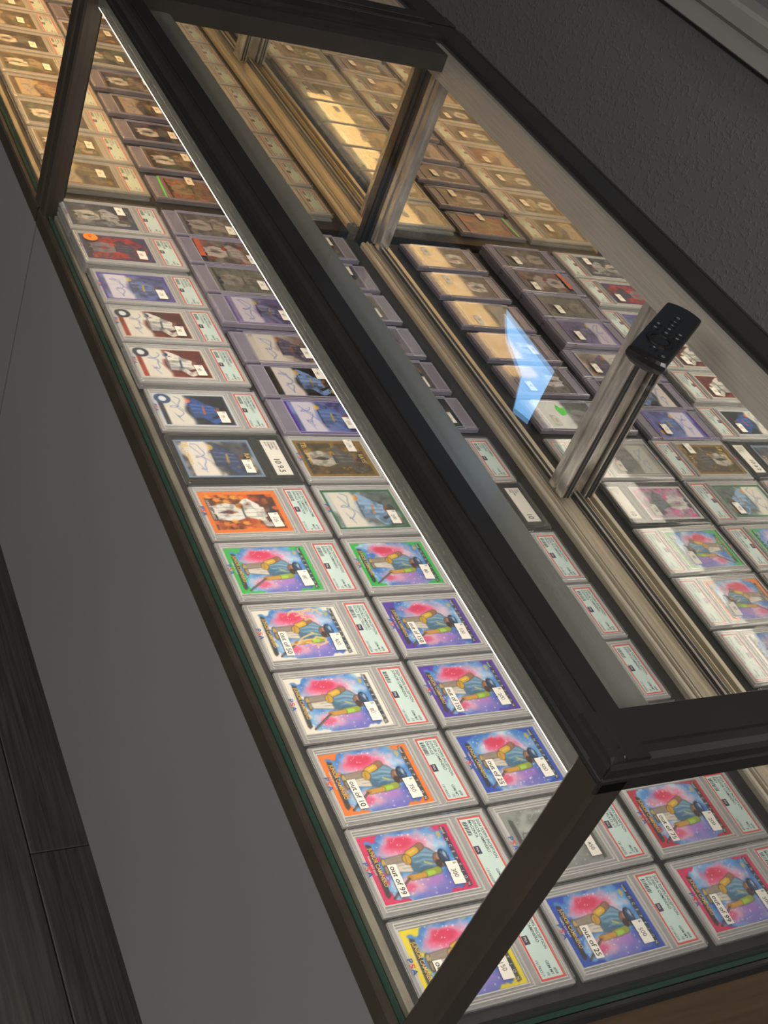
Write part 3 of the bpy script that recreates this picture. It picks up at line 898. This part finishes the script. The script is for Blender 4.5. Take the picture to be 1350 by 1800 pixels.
case1(0, 7, 'blackslab', A, 'black-framed slabbed signed card graded 10 and 9.5 in front column', '250', None, dict(lines=['2024 TOPPS', 'CHROME', 'CAMINERO', 'AUTO'], number='7', kind='sgc', pts='10 9.5'), kind='sgc', text=TEAM_TXT)
A = art_sign('cfd3d6', '2c3448', '14181f', '2d5aa8', seed=5, accent='e0643a', round_logo='2a4a78')
case1(0, 8, 'bluesig', A, 'slabbed signed card of a blue and orange catcher, beyond the black slab', '75', None, oth('2022 BOWMAN', 'CHROME PROSPECT', 'AUTOGRAPH', '70215512', cn='#CP'))
A = art_sign('d8d2c4', 'a83226', '5a1c18', 'ece6da', seed=6, accent='24406a', round_logo='1d2c3e')
case1(0, 9, 'redsig', A, 'slabbed signed card of a red and white player, nearer of the pair', '85', None, oth('2023 BOWMAN', 'CHROME PROSPECT', 'AUTOGRAPH', '80551239', cn='#CP'))
A = art_sign('cfcabc', '9c2e26', '4a1c18', 'e6e0d4', seed=6, accent='28446c', round_logo='1b2a3c', sig='5874b8')
case1(0, 10, 'redsig2', A, 'slabbed signed card of a red and white player, farther of the pair', '50', None, oth('2023 BOWMAN', 'CHROME PROSPECT', 'AUTOGRAPH', '80551240', cn='#CP'))
A = art_sign('5a3fa0', '7a8fc0', '4a4878', '6a7cb0', seed=8, accent='d6b83a', paper='dcd6e0')
case1(0, 11, 'purplesig', A, 'purple-bordered slabbed signed card in the front column', '175', None, oth('2024 TOPPS', 'INCEPTION', 'AUTOGRAPH', '91165203'))
A = art_pose('2a3560', '2c3a66', 'b02c30', '3a3f58', seed=9, accent='d03a34', pants='8a8088')
def dot(root, c, cx, cy, T, stick):
    n = 18
    g = G().rings([[(.0095 * math.cos(i * math.tau / n), .0095 * math.sin(i * math.tau / n), 0) for i in range(n)],
                   [(.0095 * math.cos(i * math.tau / n), .0095 * math.sin(i * math.tau / n), .00012) for i in range(n)]])
    t = G(); put_text(t, '1st', .0075, -.0025, .0050, .0002, 0)
    stick('round_sticker', (mesh('round_sticker', g, [M['orange']]), mesh('lettering', t, [M['ink']])), .16, .16)
case1(0, 12, 'navyred', A, 'navy and red slabbed card with a round orange sticker', '60', None, oth('2023 TOPPS', 'CHROME', 'REFRACTOR', '66310552', grade='MINT', pts='9'), extra=dot)
A = art_pose('2c3e62', '3a4250', '8a8c90', 'a8a8aa', seed=10, accent='6a6058', pants='c8c4bc')
case1(0, 13, 'navygrey', A, 'navy-bordered grey slabbed card against the divider, front column', '45', None, oth('2022 TOPPS', 'CHROME', 'BASE', '66310553', grade='MINT', pts='9'), price_at=(.82, .25))

# ---- middle column
k, A = splash('blue'); case1(1, 0, k, A, 'blue-bordered slabbed card priced 500 at the near glass end', '500', 'out of 25', psa('BLUE', '131165235'), text=SPLASH_TXT)
k, A = splash('grey', mono=True); case1(1, 1, k, A, 'grey printing-plate slabbed card behind the corner post, priced 450', '450', None, psa('PRINTING PLATE 1/1', '131165232', grade='MINT', pts='9'))
k, A = splash('blue', seed=2); case1(1, 2, k, A, 'blue-bordered slabbed card priced 500 beside the out of 10 card', '500', 'out of 25', psa('BLUE', '131165234'), text=SPLASH_TXT)
k, A = splash('purple'); case1(1, 3, k, A, 'purple-bordered slabbed card right of the plain white-bordered card', '200', 'out of 150', psa('PURPLE', '131165231'), text=SPLASH_TXT)
k, A = splash('purple', seed=3); case1(1, 4, k, A, 'purple-bordered slabbed card in the middle column beside the lightning card', '100', 'out of 150', psa('PURPLE', '131165237'), text=SPLASH_TXT)
k, A = splash('green', seed=4); case1(1, 5, k, A, 'green-bordered slabbed card in the middle column, next to the front rail', '80', None, psa('GREEN', '131173033'), text=SPLASH_TXT)
A = art_sign('1f6a44', 'c8cdd0', '3c4a44', '8fb4d8', nu=60, nv=84, seed=11, accent='d88a3a', sig='4a6ab0')
case1(1, 6, 'greensig', A, 'dark green slabbed signed card of a pale blue player, priced 200', '200', None, oth('2023 BOWMAN', 'CHROME', 'GREEN AUTO', '81131213'), text=RED_TXT)
A = art_pose('8a6a24', '4a3a22', '6e5428', '5a5450', nu=60, nv=84, seed=12, accent='b8903a', fw=.05, pants='c8beae')
case1(1, 7, 'goldcard', A, 'dark gold slabbed card beside the black-framed slab, priced 170', '170', None, oth('2024 TOPPS', 'CHROME', 'GOLD', '81131214'), text=TEAM_TXT, price_at=(.80, .16))
HP = .0692
def holder1(i, *a, x=.1445, **k):
    h = HT + DECK + (HT if i >= 3 else 0)
    yy = .6880 + i * HP
    xx = lift(x, yy, h)[0]
    if i >= 3:
        slab(xx, yy, HT + DECK, None, None, 'violet-edged holder lying under the %s' % ('faded purple card', 'grey-green card', 'red-stripped card', 'dull grey card by the divider')[i - 3],
             kind='holder', group='lower magnetic holders in the near case')
    return slab(xx, yy, h, *a, kind='holder', group='magnetic card holders in the near case', rot=random.uniform(-.012, .012), **k)
A = art_sign('5a35a0', '8a9cc8', '5a5890', '6a86b8', seed=13, accent='e0ae2c', paper='e2dce0')
holder1(0, 'mpurple', A, 'violet magnetic card holder with a purple signed card, nearest of its run', '150', price_at=(.80, .70))
A = art_sign('2a2822', '3a3a2e', '1e1e1a', '7f9cc4', seed=14, accent='c8a040', paper='ddd6c8')
holder1(1, 'mdark', A, 'magnetic card holder with a nearly black signed card', '90', price_at=(.78, .25))
A = art_sign('cfc6b0', 'd4cab4', '8a7464', '6e6474', seed=15, accent='a8622e', paper='ddd4be')
holder1(2, 'mcream', A, 'magnetic card holder with a cream-coloured signed card', '70', price_at=(.80, .66))
A = art_sign('6a5690', '948aa4', '5c5478', '7c7a9c', seed=16, accent='b89a4c', paper='cfc8c8')
holder1(3, 'mpurple2', A, 'magnetic card holder with a faded purple signed card, beyond the cream one', '65', price_at=(.80, .66))
A = art_pose('7c7c68', '6e7060', '8c8c78', '84806c', seed=17, accent='948a70', blur=.25, pants='a09a88')
holder1(4, 'mgreen', A, 'magnetic card holder with a dull grey-green card', '55', price_at=(.74, .66))
A = art_pose('4a4440', '8c8274', '5a544c', 'b8ac9c', seed=18, accent='c0402c', blur=.15, pants='cfc6b8')
def stripe(root, c, cx, cy, T, stick):
    stick('red_strip', (mesh('red_strip', G().box(-.0040, .0040, -.016, .028, 0, .00012), [M['strip']]), None), .04, .5)
holder1(5, 'mred', A, 'magnetic card holder with a red strip along its lower edge', '40', extra=stripe)
A = art_pose('6c6a64', '7c786c', '58544c', 'a89c88', seed=19, accent='8a8070', blur=.2, pants='b8ae9c')
holder1(6, 'mgrey', A, 'magnetic card holder with a dull grey card against the divider', '35', price_at=(.76, .66))

# ---- back column
k, A = splash('magenta', seed=5); case1(2, 0, k, A, 'magenta-bordered slabbed card at the near end, back column', '300', 'out of 99', psa('MAGENTA', '131165238'), text=SPLASH_TXT)
k, A = splash('red', seed=6); case1(2, 1, k, A, 'red-bordered slabbed card marked out of 75, priced 200', '200', 'out of 75', psa('RED', '131793333', grade='MINT', pts='9'), text=SPLASH_TXT)
k, A = splash('yellow', seed=7); case1(2, 2, k, A, 'yellow-edged slabbed card half hidden under the near top rail, back column', '150', None, psa('YELLOW', '131165241'), text=SPLASH_TXT)
def back(r, key, A, label, price, lab, **k): return case1(2, r, key, A, label, price, None, lab, **k)
k, A = splash('cream', seed=8); back(3, k, A, 'white-bordered slabbed card in the back column, fourth from near end', '60', psa('', '131165242'), text=SPLASH_TXT)
k, A = splash('orange', seed=9); back(4, k, A, 'orange-bordered slabbed card in the back column, fifth from near end', '90', psa('ORANGE', '131165243'), text=SPLASH_TXT)
k, A = splash('green', seed=10); back(5, k, A, 'green-bordered slabbed card in the back column by the door track', '80', psa('GREEN', '131165244'), text=SPLASH_TXT)
A = art_pose('c8c8c4', 'b8a0b0', 'd0307c', '5c6c72', seed=20, accent='e04a94', pants='d8d0d0')
back(6, 'pink', A, 'black slab with a pink card graded 10, back column', '120', dict(lines=['2023', 'TOPPS', 'CHROME', 'PINK'], number='8', kind='sgc', pts='10'), kind='sgc')
A = art_sign('8a8880', '9a968c', '4c4a46', '6c6a6a', seed=21, accent='54504a', paper='b8b4a8')
back(7, 'greysig', A, 'grey slabbed signed card in the back column beyond the pink one', '95', oth('2023 BOWMAN', 'STERLING', 'AUTO', '71120031'))
def holder3(i, key, A, label, price, h=.0027, **k):
    xx, yy = lift(.2915, .706 + i * .0790, h)
    return slab(xx, yy, h, key, A, label, price, kind='holder', group='magnetic card holders in the near case', rot=random.uniform(-.02, .02), **k)
A = art_pose('22302a', '28322c', '4a5a52', '5c6864', seed=22, accent='2e6a3a', pants='8a8c84')
def flash(root, c, cx, cy, T, stick):
    t = G().add([(-.004, -.010, 0), (.006, -.012, 0), (.009, .002, 0), (.004, .012, 0), (-.001, .004, 0), (-.008, .006, 0)], [(0, 1, 2, 3, 4, 5)])
    stick('green_sticker', (mesh('green_sticker', t, [M['green']]), None), .60, .35)
holder3(0, 'hgreen', A, 'dark card holder with a bright green sticker by the mirrored door', '110', extra=flash, price_at=(.85, .7))
A = art_pose('5a564e', '7a7268', '4c4844', '8c8478', seed=23, accent='9a8464', blur=.1)
holder3(1, 'hg1', A, 'grey-brown card holder beyond the green-stickered one, back column', '45')
A = art_pose('5c5c66', '54545e', '7c7c84', '686a74', seed=24, accent='7a7484', blur=.1)
holder3(2, 'hg2', A, 'slate grey card holder in the middle of the back run', '45', price_at=(.2, .6))
A = art_sign('6a6458', '84806c', '4c4a40', '787468', seed=25, accent='8a7c58', paper='a8a08c')
holder3(3, 'hg3', A, 'olive signed card holder, fourth beyond the back-column slabs', '50')
A = art_pose('50505c', '464650', '62606c', '70707a', seed=26, accent='686070', blur=.1)
holder3(4, 'hg4', A, 'violet-grey card holder, second from the divider in back run', '40', price_at=(.84, .3))
A = art_pose('5a544c', '4c4844', '6c6460', '7c7470', seed=27, accent='8a7860', blur=.1)
holder3(5, 'hg5', A, 'brown-grey card holder against the divider, back column', '40', price_at=(.84, .3))

# ---- far case: ten rows of three
rr = random.Random(21)
pal = [('6a5a4c', '3c3a3c', '7a6a58', '8a7c6c'), ('4a4844', '2e3238', '5c5a58', '6c6a68'), ('7a6a54', '5a4a3c', '8c7860', 'a08c74'),
       ('5c4c44', '44322c', '8c6050', 'b89c84'), ('54504c', '3a4a4c', '6c7870', '8c8474'), ('8a7a62', '6c5e4c', '9a8a70', 'b4a48c')]
ordn = ['nearest the divider', 'second from the divider', 'third from the divider', 'fourth from the divider', 'fifth from the divider', 'sixth from the divider',
        'seventh from the divider', 'eighth from the divider', 'ninth from the divider', 'farthest in view']
cname = ['front column', 'middle column', 'back column']
far_arts = []
for i in range(12):
    b, c1, c2, sh = pal[i % 6]
    f = art_pose if i % 3 else art_sign
    far_arts.append(art_pose(b, c1, c2, sh, nu=26, nv=36, seed=40 + i, accent=('9a7a4c', 'a0583c', '4c7a5c')[i % 3]) if i % 3 else
                    art_sign(b, c1, c2, sh, nu=26, nv=36, seed=40 + i, paper='b8a890'))
far_lab = [oth('TOPPS CHROME', 'BASEBALL', 'REFRACTOR', '7712%d' % q, grade='MINT', pts='9') for q in range(3)]
A = art_pose('a8746c', 'b0625a', 'c48c80', '8c7c68', nu=40, nv=56, seed=70, accent='6a8a3a', pants='a89878')
for c in range(3):
    for r in range(10):
        i = (r * 5 + c * 3) % 12
        x, y = COLX[c] + .001, 1.2170 + r * .0868
        h = .0066 if c != 1 else .0040
        kind = 'psa' if c != 1 else ('psa' if r in (5, 6, 8) else 'holder')
        pr = str(rr.choice((20, 25, 30, 40, 60)))
        g = 'slabbed baseball cards laid in rows in the far case'
        pa = (rr.uniform(.72, .86), rr.uniform(.25, .75))
        if c == 1 and r == 0:
            def lime(root, c_, cx, cy, T, stick):
                stick('green_strip', (mesh('green_strip', G().box(-.0012, .0012, -.030, .030, 0, .00012), [M['green']]), None), -.06, .5)
            slab(x + .002, y, h, 'farred', A, 'salmon-red card holder with a lime edge just beyond the divider', pr, kind='holder', group=g, extra=lime, price_at=(.5, .1))
            continue
        lab = '%s in far case %s, %s' % ('slabbed card' if kind == 'psa' else 'clear card holder', cname[c], ordn[r])
        slab(x, y, h if kind == 'psa' else .0045, 'far%d' % i, far_arts[i], lab, pr, None, far_lab[i % 3] if kind == 'psa' else None, kind=kind, group=g,
             rot=rr.uniform(-.012, .012), tilt=(rr.uniform(-.006, .006), rr.uniform(-.006, .006)), price_at=pa, logo=False)
        if kind == 'psa':
            slab(x, y, 0.0, None, None, 'clear slab under the card in far case %s, %s' % (cname[c], ordn[r]), group='lower slabs of the piles in the far case')

# ================================================================== remote control on the glass top
TOP = .3225
rc = thing('remote_control', 'black handheld remote control lying on the near case top', 'remote control', (.3275, .4205, TOP))
rc.rotation_euler = (0, 0, math.radians(37.8))
def rlink(nm, g, m, parent=rc, smooth=False): return link(nm, mesh(nm, g, [m], smooth), parent)
RL, RW, RT = .0715, .0190, .0155
def rr_ring(l0, l1, w, z, bul=.006, n=8):
    """plan outline with gently curved ends"""
    pts = []
    for k in range(n + 1):
        t = -1 + 2 * k / n
        pts.append((l1 - bul * t * t, w * t, z))
    for k in range(n + 1):
        t = 1 - 2 * k / n
        pts.append((l0 + bul * t * t, w * t, z))
    return pts
g = G().rings([rr_ring(-RL + .006, RL - .004, RW - .004, 0), rr_ring(-RL + .001, RL - .001, RW - .0005, .005), rr_ring(-RL, RL, RW, .009),
               rr_ring(-RL + .0005, RL - .0005, RW - .0003, .0135), rr_ring(-RL + .0025, RL - .002, RW - .0015, RT)])
rlink('body', g, M['plastic'])
g = G().rings([rr_ring(-RL - .0002, -RL + .0105, RW + .0002, .0085, .0030), rr_ring(-RL + .0003, -RL + .0105, RW, .0132, .003), rr_ring(-RL + .0024, -RL + .0100, RW - .0014, RT + .0001, .003)])
rlink('end_cap', g, M['gloss'])
def disc(cx, cy, r, z0, z1, n=20, ry=None):
    ry = ry or r
    return [[(cx + r * math.cos(i * math.tau / n), cy + ry * math.sin(i * math.tau / n), z) for i in range(n)] for z in (z0, z1)]
def torus(cx, cy, r0, r1, z0, z1, n=32):
    rs = []
    for rad, z in ((r1, z0), (r1 - .0006, z1), (r0 + .0006, z1), (r0, z0)):
        rs.append([(cx + rad * math.cos(i * math.tau / n), cy + rad * math.sin(i * math.tau / n), z) for i in range(n)])
    return G().rings(rs, 0, False, False)
rlink('navigation_ring', torus(-.027, 0, .0092, .0140, RT - .0004, RT + .0014), M['gloss'])
rlink('select_button', G().rings(disc(-.027, 0, .0080, RT - .0004, RT + .0006)), M['plastic'])
for bx, by in ((-.0475, 0), (-.0565, -.0115), (-.0065, .0115), (-.0065, 0), (-.0065, -.0115), (.0045, .0115), (.0045, 0), (.0045, -.0115), (.0160, 0), (.0260, 0), (.0375, 0)):
    b = rlink('button', G().rings(disc(bx, by, .0040, RT - .0004, RT + .0009, 16)), M['plastic'])
    mk = G()
    if bx == .0160: mk.box(bx - .0014, bx + .0014, by - .0003, by + .0003, RT + .0009, RT + .00105); mk.box(bx - .0003, bx + .0003, by - .0014, by + .0014, RT + .0009, RT + .00105)
    elif bx == .0260: mk.box(bx - .0003, bx + .0003, by - .0014, by + .0014, RT + .0009, RT + .00105)
    elif bx > .03 or bx < -.05: mk = torus(bx, by, .0011, .0018, RT + .0009, RT + .0011, 16)
    elif bx < -.04: mk.rings(disc(bx, by, .0012, RT + .0009, RT + .0011, 10))
    else:
        for q in (-.0011, 0, .0011): mk.box(bx + q - .0002, bx + q + .0002, by - .0014, by + .0014, RT + .0009, RT + .00105)
    rlink('symbol', mk, M['mark'], b)
